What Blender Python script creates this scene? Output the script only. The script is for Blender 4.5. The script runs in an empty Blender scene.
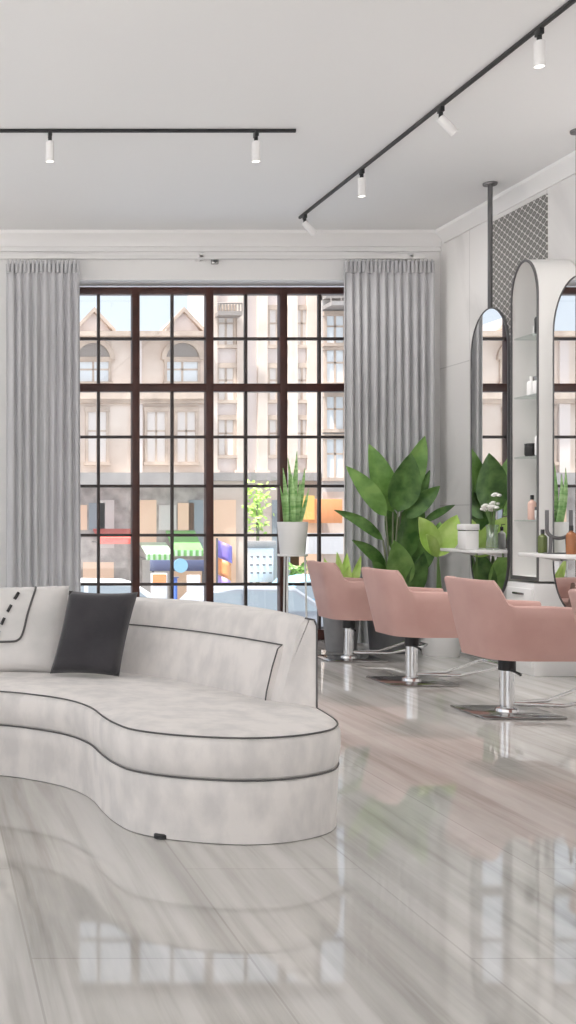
import bpy, bmesh, math, random
from mathutils import Vector, Matrix
random.seed(7)
SC = bpy.context.scene
COL = SC.collection
PI = math.pi
F = 1137.8      # focal length in pixels of the 1024 px tall frame
CH = 1.2        # camera height
CEIL = 3.96
WY = 11.0       # inner face of the window wall
WX = 4.95       # inner face of the right wall

def at(px, y, Y):
    """point of the room at depth Y seen at that place of the photograph"""
    return Vector(((px + 72) * Y / F, Y, CH - (y - 518) * Y / F))

# ---------------------------------------------------------------- materials
def srgb(r, g, b):
    def c(v):
        v /= 255.0
        return v / 12.92 if v <= .04045 else ((v + .055) / 1.055) ** 2.4
    return (c(r), c(g), c(b), 1)

def mat(name, col, rough=.5, metal=0, spec=.5, trans=0, emit=None, es=0):
    m = bpy.data.materials.new(name); m.use_nodes = True
    b = m.node_tree.nodes['Principled BSDF']
    b.inputs['Base Color'].default_value = col
    b.inputs['Roughness'].default_value = rough
    b.inputs['Metallic'].default_value = metal
    b.inputs['Specular IOR Level'].default_value = spec
    b.inputs['Transmission Weight'].default_value = trans
    if emit:
        b.inputs['Emission Color'].default_value = emit
        b.inputs['Emission Strength'].default_value = es
    return m

def noisy(name, c1, c2, scale=(4, 4, 4), detail=4, rough=.5, spec=.5, lo=.35, hi=.65, bump=0, bscale=60, metal=0, dist=0, coat=0, sheen=0):
    m = mat(name, c1, rough, metal, spec)
    nt = m.node_tree; N = nt.nodes; L = nt.links
    b = N['Principled BSDF']
    tc = N.new('ShaderNodeTexCoord'); mp = N.new('ShaderNodeMapping')
    mp.inputs['Scale'].default_value = scale
    no = N.new('ShaderNodeTexNoise'); no.inputs['Scale'].default_value = 1; no.inputs['Detail'].default_value = detail
    no.inputs['Distortion'].default_value = dist
    cr = N.new('ShaderNodeValToRGB')
    cr.color_ramp.elements[0].position = lo; cr.color_ramp.elements[0].color = c1
    cr.color_ramp.elements[1].position = hi; cr.color_ramp.elements[1].color = c2
    L.new(tc.outputs['Object'], mp.inputs['Vector']); L.new(mp.outputs[0], no.inputs['Vector'])
    L.new(no.outputs['Fac'], cr.inputs[0]); L.new(cr.outputs[0], b.inputs['Base Color'])
    if bump:
        n2 = N.new('ShaderNodeTexNoise'); n2.inputs['Scale'].default_value = bscale
        bp = N.new('ShaderNodeBump'); bp.inputs['Strength'].default_value = bump; bp.inputs['Distance'].default_value = .01
        L.new(tc.outputs['Object'], n2.inputs['Vector']); L.new(n2.outputs['Fac'], bp.inputs['Height']); L.new(bp.outputs[0], b.inputs['Normal'])
    if coat: b.inputs['Coat Weight'].default_value = coat; b.inputs['Coat Roughness'].default_value = .03
    if sheen: b.inputs['Sheen Weight'].default_value = sheen
    return m

def glass_mat(name, tint=(1, 1, 1, 1), refl=.06):
    m = bpy.data.materials.new(name); m.use_nodes = True
    nt = m.node_tree; N = nt.nodes; L = nt.links; N.clear()
    out = N.new('ShaderNodeOutputMaterial'); mx = N.new('ShaderNodeMixShader')
    t = N.new('ShaderNodeBsdfTransparent'); t.inputs[0].default_value = tint
    g = N.new('ShaderNodeBsdfGlossy'); g.inputs['Roughness'].default_value = .02
    mx.inputs[0].default_value = refl
    L.new(t.outputs[0], mx.inputs[1]); L.new(g.outputs[0], mx.inputs[2]); L.new(mx.outputs[0], out.inputs[0])
    return m

def floor_mat():
    m = mat('polished streaked stone', srgb(200, 196, 190), .035, 0, .6)
    nt = m.node_tree; N = nt.nodes; L = nt.links; b = N['Principled BSDF']
    tc = N.new('ShaderNodeTexCoord')
    def noise(rotz, sc, det, rg=.55, dist=.0):
        mp = N.new('ShaderNodeMapping'); mp.inputs['Scale'].default_value = sc; mp.inputs['Rotation'].default_value = (0, 0, rotz)
        no = N.new('ShaderNodeTexNoise'); no.inputs['Scale'].default_value = 1; no.inputs['Detail'].default_value = det
        no.inputs['Roughness'].default_value = rg; no.inputs['Distortion'].default_value = dist
        L.new(tc.outputs['Object'], mp.inputs[0]); L.new(mp.outputs[0], no.inputs['Vector'])
        return no.outputs['Fac']
    rot = .12
    n1 = noise(rot, (3.6, .30, 1), 6, .6, .3)
    n2 = noise(rot, (14, .5, 1), 4, .6, .2)
    n3 = noise(.0, (.5, .35, 1), 2)
    def ramp(f, stops):
        cr = N.new('ShaderNodeValToRGB'); e = cr.color_ramp.elements
        e[0].position, e[0].color = stops[0]; e[1].position, e[1].color = stops[-1]
        for p, c in stops[1:-1]:
            k = e.new(p); k.color = c
        L.new(f, cr.inputs[0]); return cr.outputs[0]
    c1 = ramp(n1, [(.30, srgb(146, 143, 137)), (.44, srgb(186, 183, 177)), (.56, srgb(211, 208, 204)), (.72, srgb(222, 220, 217))])
    c2 = ramp(n2, [(.36, srgb(168, 164, 159)), (.52, srgb(212, 210, 207)), (.7, srgb(220, 218, 216))])
    mx = N.new('ShaderNodeMix'); mx.data_type = 'RGBA'; mx.blend_type = 'MIX'; mx.inputs[0].default_value = .38
    L.new(c1, mx.inputs[6]); L.new(c2, mx.inputs[7])
    c3 = ramp(n3, [(.35, (.93, .95, .95, 1)), (.65, (1, .985, .97, 1))])
    m2 = N.new('ShaderNodeMix'); m2.data_type = 'RGBA'; m2.blend_type = 'MULTIPLY'; m2.inputs[0].default_value = .8
    L.new(mx.outputs[2], m2.inputs[6]); L.new(c3, m2.inputs[7])
    br = N.new('ShaderNodeTexBrick'); br.offset = .33
    br.inputs['Color1'].default_value = (1, 1, 1, 1); br.inputs['Color2'].default_value = (.94, .94, .94, 1); br.inputs['Mortar'].default_value = (.80, .79, .78, 1)
    br.inputs['Scale'].default_value = 1; br.inputs['Mortar Size'].default_value = .0035
    br.inputs['Brick Width'].default_value = 2.4; br.inputs['Row Height'].default_value = .6
    mp = N.new('ShaderNodeMapping'); mp.inputs['Rotation'].default_value = (0, 0, PI / 2); mp.inputs['Location'].default_value = (.7, .32, 0)
    L.new(tc.outputs['Object'], mp.inputs[0]); L.new(mp.outputs[0], br.inputs['Vector'])
    m3 = N.new('ShaderNodeMix'); m3.data_type = 'RGBA'; m3.blend_type = 'MULTIPLY'; m3.inputs[0].default_value = 1
    L.new(m2.outputs[2], m3.inputs[6]); L.new(br.outputs['Color'], m3.inputs[7])
    L.new(m3.outputs[2], b.inputs['Base Color'])
    return m

def tile_mat():
    """grey mosaic of small pointed tiles with pale joints, in the wall's own y,z plane"""
    m = mat('grey lattice mosaic', srgb(120, 118, 116), .35)
    nt = m.node_tree; N = nt.nodes; L = nt.links; b = N['Principled BSDF']
    tc = N.new('ShaderNodeTexCoord'); sp = N.new('ShaderNodeSeparateXYZ'); L.new(tc.outputs['Object'], sp.inputs[0])
    def M(op, a, c=None):
        n = N.new('ShaderNodeMath'); n.operation = op
        for i, v in enumerate((a, c)):
            if v is None: continue
            if isinstance(v, (int, float)): n.inputs[i].default_value = v
            else: L.new(v, n.inputs[i])
        return n.outputs[0]
    y, z = sp.outputs['Y'], sp.outputs['Z']
    k = 2 * PI / .095
    u = M('MULTIPLY', M('ADD', y, M('MULTIPLY', z, 1.5)), k * .5); v = M('MULTIPLY', M('SUBTRACT', y, M('MULTIPLY', z, 1.5)), k * .5)
    s = M('MULTIPLY', M('ABSOLUTE', M('SINE', u)), M('ABSOLUTE', M('SINE', v)))
    cr = N.new('ShaderNodeValToRGB'); e = cr.color_ramp.elements
    e[0].position = .05; e[0].color = srgb(226, 224, 221); e[1].position = .22; e[1].color = srgb(112, 110, 107)
    k2 = e.new(.92); k2.color = srgb(128, 126, 122); k3 = e.new(1.0); k3.color = srgb(165, 163, 160)
    L.new(s, cr.inputs[0]); L.new(cr.outputs[0], b.inputs['Base Color'])
    return m

def marble_mat():
    m = noisy('white marble', srgb(243, 241, 239), srgb(230, 228, 226), (.7, 1.1, .8), 8, .22, .4, .45, .62, dist=1.2)
    nt = m.node_tree; N = nt.nodes; L = nt.links; b = N['Principled BSDF']
    src = b.inputs['Base Color'].links[0].from_socket
    tc = N.new('ShaderNodeTexCoord'); mp = N.new('ShaderNodeMapping'); mp.inputs['Rotation'].default_value = (0, PI / 2, 0)
    sp = N.new('ShaderNodeSeparateXYZ'); cb = N.new('ShaderNodeCombineXYZ')
    L.new(tc.outputs['Object'], sp.inputs[0]); L.new(sp.outputs['Y'], cb.inputs['X']); L.new(sp.outputs['Z'], cb.inputs['Y'])
    br = N.new('ShaderNodeTexBrick'); br.offset = 0
    br.inputs['Color1'].default_value = (1, 1, 1, 1); br.inputs['Color2'].default_value = (.975, .975, .975, 1); br.inputs['Mortar'].default_value = (.78, .78, .78, 1)
    br.inputs['Scale'].default_value = 1; br.inputs['Mortar Size'].default_value = .005
    br.inputs['Brick Width'].default_value = 1.3; br.inputs['Row Height'].default_value = 1.32
    L.new(cb.outputs[0], br.inputs['Vector'])
    mx = N.new('ShaderNodeMix'); mx.data_type = 'RGBA'; mx.blend_type = 'MULTIPLY'; mx.inputs[0].default_value = 1
    L.new(src, mx.inputs[6]); L.new(br.outputs['Color'], mx.inputs[7]); L.new(mx.outputs[2], b.inputs['Base Color'])
    return m

M = {}
M['floor'] = floor_mat()
M['wall'] = mat('white paint', srgb(243, 242, 241), .7)
M['ceil'] = mat('ceiling paint', srgb(243, 243, 243), .8)
M['marble'] = marble_mat()
M['tile'] = tile_mat()
M['white'] = mat('white lacquer', srgb(238, 237, 236), .3)
M['whitematte'] = mat('matte white', srgb(235, 234, 232), .55)
M['curtain'] = noisy('grey curtain cloth', srgb(202, 202, 204), srgb(193, 193, 195), (9, 9, 2), 3, .85, .2, bump=.05, bscale=300)
M['frame'] = noisy('brown painted steel', srgb(80, 46, 38), srgb(66, 38, 32), (6, 6, 6), 2, .45)
M['bar'] = mat('dark glazing bar', srgb(66, 58, 56), .45)
M['glass'] = glass_mat('window glass', (.97, .98, .98, 1), .05)
M['clear'] = glass_mat('clear glass', (.90, .93, .92, 1), .12)
M['black'] = mat('black metal', srgb(38, 38, 39), .4)
M['gun'] = mat('dark grey metal', srgb(104, 103, 104), .35, .4)
M['chrome'] = mat('chrome', srgb(224, 224, 225), .12, 1)
M['steel'] = mat('brushed steel', srgb(168, 167, 166), .14, 1)
M['mirror'] = mat('mirror silver', srgb(240, 241, 241), .0, 1)
M['fabric'] = noisy('pale mottled velvet', srgb(226, 221, 217), srgb(209, 205, 202), (11, 11, 6), 9, .8, .25, .4, .64, bump=.12, bscale=220, sheen=.25)
M['fabric2'] = noisy('pale mottled velvet, cushion', srgb(226, 222, 219), srgb(208, 206, 203), (5, 5, 5), 5, .85, .25, bump=.12, bscale=220, sheen=.25)
M['piping'] = mat('dark grey piping', srgb(92, 90, 89), .7)
M['charcoal'] = noisy('charcoal cloth', srgb(66, 64, 67), srgb(56, 55, 58), (7, 7, 7), 4, .85, .2, bump=.25, bscale=160, sheen=.2)
M['pink'] = noisy('dusty pink leather', srgb(202, 164, 156), srgb(194, 155, 147), (4, 4, 4), 4, .5, .35, bump=.05, bscale=120)
M['leafdark'] = noisy('deep green leaf', srgb(58, 96, 42), srgb(106, 146, 76), (9, 9, 9), 3, .4, .5)
M['leafmid'] = noisy('mid green leaf', srgb(96, 140, 64), srgb(136, 176, 96), (8, 8, 8), 3, .4, .5)
M['leaflime'] = noisy('lime leaf', srgb(174, 214, 96), srgb(206, 234, 140), (8, 8, 8), 3, .42, .5)
M['leafsnake'] = noisy('snake plant leaf', srgb(112, 166, 88), srgb(180, 214, 150), (8, 8, 30), 3, .42, .5)
M['stem'] = mat('green stem', srgb(104, 136, 74), .5)
M['trunk'] = mat('grey green stalk', srgb(120, 126, 100), .6)
M['soil'] = mat('dark soil', srgb(70, 58, 48), .95)
M['greypot'] = noisy('grey concrete pot', srgb(150, 150, 151), srgb(136, 136, 138), (6, 6, 6), 4, .7)
M['darkpot'] = noisy('dark grey planter', srgb(118, 118, 120), srgb(106, 106, 108), (6, 6, 6), 4, .7)
M['lens'] = mat('lamp lens', (1, .97, .92, 1), .4, emit=(1, .96, .9, 1), es=2.0)
M['spotwhite'] = mat('white spotlight body', srgb(232, 231, 230), .35)
M['petal'] = mat('white petal', srgb(244, 243, 238), .6)
M['olive'] = mat('olive bottle', srgb(96, 108, 60), .25)
M['amber'] = mat('amber bottle', srgb(150, 96, 60), .25)
M['blush'] = mat('blush bottle', srgb(222, 186, 172), .35)
# outside
M['stoneA'] = noisy('cream stone', srgb(232, 218, 206), srgb(208, 190, 176), (.5, .5, .7), 5, .9, .1)
M['stoneB'] = noisy('pinkish plaster', srgb(230, 219, 214), srgb(220, 208, 202), (.5, .5, .6), 4, .9, .1)
M['stoneC'] = noisy('grey stone', srgb(206, 202, 198), srgb(190, 186, 182), (.5, .5, .6), 4, .9, .1)
M['stonetrim'] = noisy('carved trim stone', srgb(208, 190, 174), srgb(184, 166, 152), (2, 2, 2), 4, .9, .1)
M['stonegrey'] = noisy('weathered grey ledge', srgb(170, 164, 160), srgb(150, 146, 143), (1, 1, 1), 3, .9, .1)
M['slate'] = mat('slate', srgb(150, 142, 136), .8)
M['winglass'] = mat('facade window glass', srgb(218, 222, 224), .2, 0, .6)
M['paleglass'] = mat('curtained pale window', srgb(222, 214, 208), .4)
M['shopgrey'] = noisy('grey shop front', srgb(206, 198, 192), srgb(160, 152, 147), (2.2, 2.2, 2.2), 6, .8, .1)
M['shopglow'] = mat('lit shop window', srgb(222, 192, 168), .3, emit=srgb(240, 190, 150), es=.22)
M['bounce'] = noisy('pale terrace paving', srgb(236, 234, 230), srgb(228, 225, 221), (1, 1, 1), 3, .9, .1)  # pale ground, added out of view to reflect sunlight indoors
M['asphalt'] = noisy('asphalt', srgb(162, 167, 174), srgb(150, 155, 162), (2, 2, 2), 3, .9, .1)
M['pavement'] = noisy('pavement', srgb(140, 138, 136), srgb(122, 120, 118), (1, 1, 1), 3, .9, .1)
for k, c in dict(red=(220, 104, 92), green=(128, 190, 112), palegreen=(206, 228, 204), navy=(96, 104, 134), skyblue=(150, 198, 220), orange=(236, 158, 104), yellow=(238, 190, 112), purple=(140, 122, 198), blue=(92, 126, 204), signwhite=(244, 242, 242), dot=(120, 116, 118), carwhite=(226, 228, 230), cargrey=(150, 154, 160), rubber=(40, 40, 42), lilac=(190, 160, 210), tealpane=(150, 160, 166)).items():
    M[k] = mat(k + ' paint', srgb(*c), .45)

# ---------------------------------------------------------------- mesh helpers
class MB:
    def __init__(s): s.bm = bmesh.new()
    def box(s, x0, x1, y0, y1, z0, z1, bev=0, seg=2, rot=None, piv=None):
        t = bmesh.new(); bmesh.ops.create_cube(t, size=1)
        bmesh.ops.scale(t, vec=(x1 - x0, y1 - y0, z1 - z0), verts=t.verts)
        if bev: bmesh.ops.bevel(t, geom=t.edges[:], offset=bev, segments=seg, profile=.5, affect='EDGES')
        bmesh.ops.translate(t, vec=((x0 + x1) / 2, (y0 + y1) / 2, (z0 + z1) / 2), verts=t.verts)
        if rot is not None: bmesh.ops.rotate(t, cent=piv or ((x0 + x1) / 2, (y0 + y1) / 2, (z0 + z1) / 2), matrix=rot, verts=t.verts)
        return s.merge(t)
    def merge(s, t):
        me = bpy.data.meshes.new('t'); t.to_mesh(me); t.free(); s.bm.from_mesh(me); bpy.data.meshes.remove(me); return s
    def tube(s, pts, r, n=8, cap=True, radii=None, closed=False):
        pts = [Vector(p) for p in pts]; rings = []
        m = len(pts)
        up = None
        for i, p in enumerate(pts):
            if closed: d = pts[(i + 1) % m] - pts[i - 1]
            elif i == 0: d = pts[1] - p
            elif i == m - 1: d = p - pts[i - 1]
            else: d = pts[i + 1] - pts[i - 1]
            d.normalize()
            if up is None:
                up = Vector((0, 0, 1)) if abs(d.z) < .9 else Vector((1, 0, 0))
            a = d.cross(up)
            if a.length < 1e-5: a = d.cross(Vector((0, 1, 0)))
            a.normalize(); up = a.cross(d).normalized()
            rr = radii[i] if radii else r
            rings.append([s.bm.verts.new(p + a * rr * math.cos(2 * PI * k / n) + up * rr * math.sin(2 * PI * k / n)) for k in range(n)])
        for i in range(m if closed else m - 1):
            A, B = rings[i], rings[(i + 1) % m]
            for k in range(n): s.bm.faces.new((A[k], A[(k + 1) % n], B[(k + 1) % n], B[k]))
        if cap and not closed:
            s.bm.faces.new(rings[0][::-1]); s.bm.faces.new(rings[-1])
        return s
    def lathe(s, prof, c=(0, 0, 0), n=24, axis='z'):
        rings = []
        for r, h in prof:
            ring = []
            for k in range(n):
                a = 2 * PI * k / n
                v = Vector((r * math.cos(a), r * math.sin(a), h)) if axis == 'z' else Vector((h, r * math.cos(a), r * math.sin(a)))
                ring.append(s.bm.verts.new(v + Vector(c)))
            rings.append(ring)
        for A, B in zip(rings, rings[1:]):
            for k in range(n): s.bm.faces.new((A[k], A[(k + 1) % n], B[(k + 1) % n], B[k]))
        s.bm.faces.new(rings[0][::-1]); s.bm.faces.new(rings[-1])
        return s
    def prism(s, poly, f):
        """poly: closed list; f(p, t) gives the 3D point at extrusion end t = 0 or 1"""
        A = [s.bm.verts.new(f(p, 0)) for p in poly]; B = [s.bm.verts.new(f(p, 1)) for p in poly]
        n = len(poly)
        for i in range(n): s.bm.faces.new((A[i], A[(i + 1) % n], B[(i + 1) % n], B[i]))
        s.bm.faces.new(A[::-1]); s.bm.faces.new(B)
        return s
    def rings(s, rs, closed=True, cap=True):
        V = [[s.bm.verts.new(p) for p in r] for r in rs]; n = len(V[0])
        for A, B in zip(V, V[1:]):
            for i in range(n if closed else n - 1): s.bm.faces.new((A[i], A[(i + 1) % n], B[(i + 1) % n], B[i]))
        if cap: s.bm.faces.new(V[0][::-1]); s.bm.faces.new(V[-1])
        return s
    def sheet(s, grid, th):
        """solid sheet: grid of points, thickened along its normals"""
        nu, nv = len(grid), len(grid[0])
        nor = [[None] * nv for _ in range(nu)]
        for i in range(nu):
            for j in range(nv):
                a = grid[min(i + 1, nu - 1)][j] - grid[max(i - 1, 0)][j]; b = grid[i][min(j + 1, nv - 1)] - grid[i][max(j - 1, 0)]
                c = a.cross(b); nor[i][j] = c.normalized() if c.length > 1e-9 else Vector((0, -1, 0))
        T = [[s.bm.verts.new(grid[i][j] + nor[i][j] * th / 2) for j in range(nv)] for i in range(nu)]
        B = [[s.bm.verts.new(grid[i][j] - nor[i][j] * th / 2) for j in range(nv)] for i in range(nu)]
        q = s.bm.faces.new
        for i in range(nu - 1):
            for j in range(nv - 1):
                q((T[i][j], T[i + 1][j], T[i + 1][j + 1], T[i][j + 1])); q((B[i][j], B[i][j + 1], B[i + 1][j + 1], B[i + 1][j]))
        for i in range(nu - 1):
            q((T[i][0], B[i][0], B[i + 1][0], T[i + 1][0])); q((T[i][-1], T[i + 1][-1], B[i + 1][-1], B[i][-1]))
        for j in range(nv - 1):
            q((T[0][j], T[0][j + 1], B[0][j + 1], B[0][j])); q((T[-1][j], B[-1][j], B[-1][j + 1], T[-1][j + 1]))
        return s
    def build(s, name, m, parent=None, origin=None, sharp=.6, bevel=0):
        bmesh.ops.recalc_face_normals(s.bm, faces=s.bm.faces[:])
        if parent is not None:
            r = parent
            while r.parent: r = r.parent
            o3 = Vector(r.location) if True else Vector()
        else:
            o3 = Vector(origin) if origin is not None else Vector((0, 0, 0))
        bmesh.ops.translate(s.bm, vec=-o3, verts=s.bm.verts)
        me = bpy.data.meshes.new(name); s.bm.to_mesh(me); s.bm.free()
        me.materials.append(m)
        for p in me.polygons: p.use_smooth = True
        me.set_sharp_from_angle(angle=sharp)
        o = bpy.data.objects.new(name, me); COL.objects.link(o)
        if parent is not None: o.parent = parent
        else: o.location = o3
        if bevel:
            b = o.modifiers.new('bevel', 'BEVEL'); b.width = bevel; b.segments = 2; b.limit_method = 'ANGLE'; b.angle_limit = .7
        return o

def tag(o, label=None, cat=None, group=None, kind=None):
    if label: o['label'] = label
    if cat: o['category'] = cat
    if group: o['group'] = group
    if kind: o['kind'] = kind
    return o
def thing(name, label, cat, loc=(0, 0, 0), group=None):
    o = bpy.data.objects.new(name, None); COL.objects.link(o); o.location = loc; o.empty_display_size = .1
    return tag(o, label, cat, group)
def struct(mb, name, m, parent=None, label=None, **k):
    o = mb.build(name, m, parent, **k)
    if parent is None: o['kind'] = 'structure'
    if label: o['label'] = label
    return o
def kids(o): return [c for c in COL.objects if c.parent == o]
def dup(root, loc, label):
    r = root.copy(); COL.objects.link(r); r.location = loc; r['label'] = label
    for ch in kids(root):
        c = ch.copy(); COL.objects.link(c); c.parent = r
        for g in kids(ch):
            d = g.copy(); COL.objects.link(d); d.parent = c
    return r
def RZ(a): return Matrix.Rotation(a, 3, 'Z')
def RX(a): return Matrix.Rotation(a, 3, 'X')
def RY(a): return Matrix.Rotation(a, 3, 'Y')
def smooth_path(pts, n):
    """Catmull-Rom through the points, n samples per span"""
    P = [Vector(p) for p in pts]; out = []
    for i in range(len(P) - 1):
        p0 = P[max(i - 1, 0)]; p1 = P[i]; p2 = P[i + 1]; p3 = P[min(i + 2, len(P) - 1)]
        for k in range(n):
            t = k / n
            out.append(.5 * ((2 * p1) + (p2 - p0) * t + (2 * p0 - 5 * p1 + 4 * p2 - p3) * t * t + (3 * p1 - p0 - 3 * p2 + p3) * t ** 3))
    out.append(P[-1]); return out
def resample(pts, n):
    d = [0]
    for a, b in zip(pts, pts[1:]): d.append(d[-1] + (b - a).length)
    out = []; j = 0
    for i in range(n):
        t = d[-1] * i / (n - 1)
        while j < len(d) - 2 and d[j + 1] < t: j += 1
        u = (t - d[j]) / max(d[j + 1] - d[j], 1e-9)
        out.append(pts[j].lerp(pts[j + 1], u))
    return out

# ---------------------------------------------------------------- room shell
XL, YB = -6.5, -4.5
struct(MB().box(XL - .2, WX + .2, YB - .2, WY + .35, -.2, 0), 'floor', M['floor'])
struct(MB().box(XL - .2, WX + .2, YB - .2, WY + .35, CEIL, CEIL + .25), 'ceiling', M['ceil'])
# window wall with two openings
OX0, OX1, OZ = 1.27, 4.28, 3.50
PX0, PX1 = -3.4, -.39  # added opening out of view, lets in more daylight
mb = MB()
for a, b in ((XL, PX0), (PX1, OX0), (OX1, WX)): mb.box(a, b, WY, WY + .35, 0, CEIL)
for a, b in ((PX0, PX1), (OX0, OX1)): mb.box(a, b, WY, WY + .35, OZ, CEIL)
struct(mb, 'wall_front', M['wall'])
struct(MB().box(WX, WX + .2, YB, WY, 0, CEIL), 'wall_right', M['marble'])
# unseen left and rear sides, opened wide between piers for daylight, no glass
mb = MB()
for a, b in ((YB, YB + .2), (-.1, .1), (4.0, 4.2), (8.0, 8.2), (10.7, WY)): mb.box(XL - .2, XL, a, b, 0, CEIL)
mb.box(XL - .2, XL, YB, WY, 3.85, CEIL)
struct(mb, 'wall_left', M['wall'])
mb = MB()
for a, b in ((XL, XL + .2), (-2.8, -2.6), (1.2, 1.4), (WX - .2, WX)): mb.box(a, b, YB - .2, YB, 0, CEIL)
mb.box(XL, WX, YB - .2, YB, 3.85, CEIL)
struct(MB().box(-45, XL - .2, -45, WY + .35, -.3, -.02).box(XL - .2, 40, -45, YB - .2, -.3, -.02), 'bounce_ground', M['bounce'])  # unseen ground added to throw sunlight up onto the ceiling
struct(mb, 'wall_back', M['wall'])
# crown mouldings
mb = MB()
mb.prism([(0, 0), (0, -.14), (-.02, -.14), (-.025, -.10), (-.06, -.06), (-.10, -.03), (-.10, 0)], lambda p, t: Vector((XL if t == 0 else WX, WY + p[0], CEIL + p[1])))
mb.box(XL, WX, WY - .03, WY, CEIL - .19, CEIL - .165)
struct(mb, 'trim_1', M['wall'])
mb = MB()
mb.prism([(0, 0), (0, -.13), (-.02, -.13), (-.025, -.10), (-.06, -.06), (-.09, -.03), (-.09, 0)], lambda p, t: Vector((WX + p[0], YB if t == 0 else WY - .1, CEIL + p[1])))
struct(mb, 'trim_2', M['wall'])
mb = MB()
for a, b in ((XL, PX0), (PX1, OX0), (OX1, WX)): mb.box(a, b, WY - .015, WY, 0, .09)
struct(mb, 'baseboard_front', M['white'])
struct(MB().box(WX - .015, WX, YB, WY - .015, 0, .09), 'baseboard_right', M['white'])

def make_window(name, x0, label):
    """four bays of brown steel glazing, frame in the depth of the reveal"""
    Y = WY + .25; w = .7273; top = 3.456; rows = [.06 + .4851 * i for i in range(8)]
    root = thing(name, label, 'window', (x0 + 2 * w, Y, 0)); root['kind'] = 'structure'
    f = MB(); h = .037
    for i in range(5):
        hx = h if 0 < i < 4 else h + .01
        f.box(x0 + i * w - hx, x0 + i * w + hx, Y - .05, Y + .05, 0.0, top + .018, .006)
    f.box(x0, x0 + 4 * w, Y - .048, Y + .048, top - .05, top + .018, .006)
    f.box(x0, x0 + 4 * w, Y - .048, Y + .048, rows[5] - .04, rows[5] + .04, .006)
    f.box(x0, x0 + 4 * w, Y - .048, Y + .048, 0, .1, .006)
    f.build('window_frame', M['frame'], root)
    b = MB()
    for i in range(4): b.box(x0 + (i + .5) * w - .014, x0 + (i + .5) * w + .014, Y - .02, Y + .02, .1, top)
    for j in (1, 2, 3, 4, 6): b.box(x0, x0 + 4 * w, Y - .019, Y + .019, rows[j] - .014, rows[j] + .014)
    b.build('glazing_bars', M['bar'], root)
    g = MB()
    for i in range(4): g.box(x0 + i * w + .03, x0 + (i + 1) * w - .03, Y - .003, Y + .003, .08, top - .02)
    g.build('glass_panes', M['glass'], root)
    return root
make_window('window_1', 1.321, 'wide brown-framed grid window between the two grey curtains')
make_window('window_2_added', -3.35, 'brown-framed grid window added for daylight left of the grey curtains, out of view')  # unseen extra window, added to bring more light into the room

# motion sensor on the wall over the window
s = thing('wall_sensor', 'small grey sensor on the white wall above the window', 'sensor', at(215, 261, WY - .03))
p = at(215, 261, WY - .03)
MB().box(p.x - .035, p.x + .035, WY - .04, WY, p.z - .03, p.z + .03, .01).build('sensor_body', M['steel'], s)
MB().lathe([(.02, 0), (.018, .012), (.008, .02)], (0, 0, 0), 12).build('sensor_eye', M['gun'], s)
e = kids(s)[-1]; e.data.transform(Matrix.Translation((0, -.012, 0)) @ Matrix.Rotation(PI / 2, 4, 'X') @ Matrix.Translation(s.location))

# ---------------------------------------------------------------- curtains
mb = MB().box(XL + .2, WX - .22, WY - .19, WY - .15, 3.665, 3.70)
for x in (-5, -2, .5, 2.6, 4.6): mb.box(x - .015, x + .015, WY - .19, WY, 3.68, 3.72)
tag(mb.build('curtain_rail', M['whitematte'], origin=(1, WY - .17, 3.66)), 'long white curtain rail on the wall above the window', 'curtain rail')
def curtain(px0, px1, label, seed, folds):
    rng = random.Random(seed); Y = WY - .17
    x0 = at(px0, 0, Y).x; x1 = at(px1, 0, Y).x; zt = 3.62
    root = thing('curtain', label, 'curtain', ((x0 + x1) / 2, Y, 0.005), 'floor-length grey curtains')
    nu = folds * 12 + 1; zs = [0.012, .3, .9, 1.6, 2.3, 3.0, 3.4, 3.55, zt]
    amps = [rng.uniform(.65, 1.2) for _ in range(folds + 1)]; wob = [rng.uniform(-.25, .25) for _ in range(folds + 1)]
    g = []
    for i in range(nu):
        u = i / (nu - 1); k = u * folds; j = min(int(k), folds - 1); fr = k - j
        am = amps[j] * (1 - fr) + amps[j + 1] * fr; ph = wob[j] * (1 - fr) + wob[j + 1] * fr
        row = []
        for z in zs:
            pinch = 1 - .45 * max(0, (z - 3.0) / .62)
            a = .028 * am * pinch
            row.append(Vector((x0 + (x1 - x0) * u + .006 * math.sin(z * .8 + j), Y + a * math.sin(2 * PI * (k + ph * (1 - z / 5))) , z)))
        g.append(row)
    MB().sheet(g, .008).build('curtain_cloth', M['curtain'], root, sharp=1.5)
    hd = MB()
    for k in range(folds * 2):
        x = x0 + (x1 - x0) * (k + .5) / (folds * 2)
        hd.box(x - .012, x + .012, Y - .03, Y + .02, zt - .09, zt + .025, .004)
        hd.tube([(x, Y, zt + .02), (x, Y, zt + .043)], .005, 6)
    hd.build('pleat_heading', M['curtain'], root)
    return root
curtain(6, 80, 'grey pleated curtain left of the window, behind the sofa', 3, 9)
curtain(344, 434, 'grey pleated curtain right of the window, behind the tall leafy plant', 5, 11)

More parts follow.
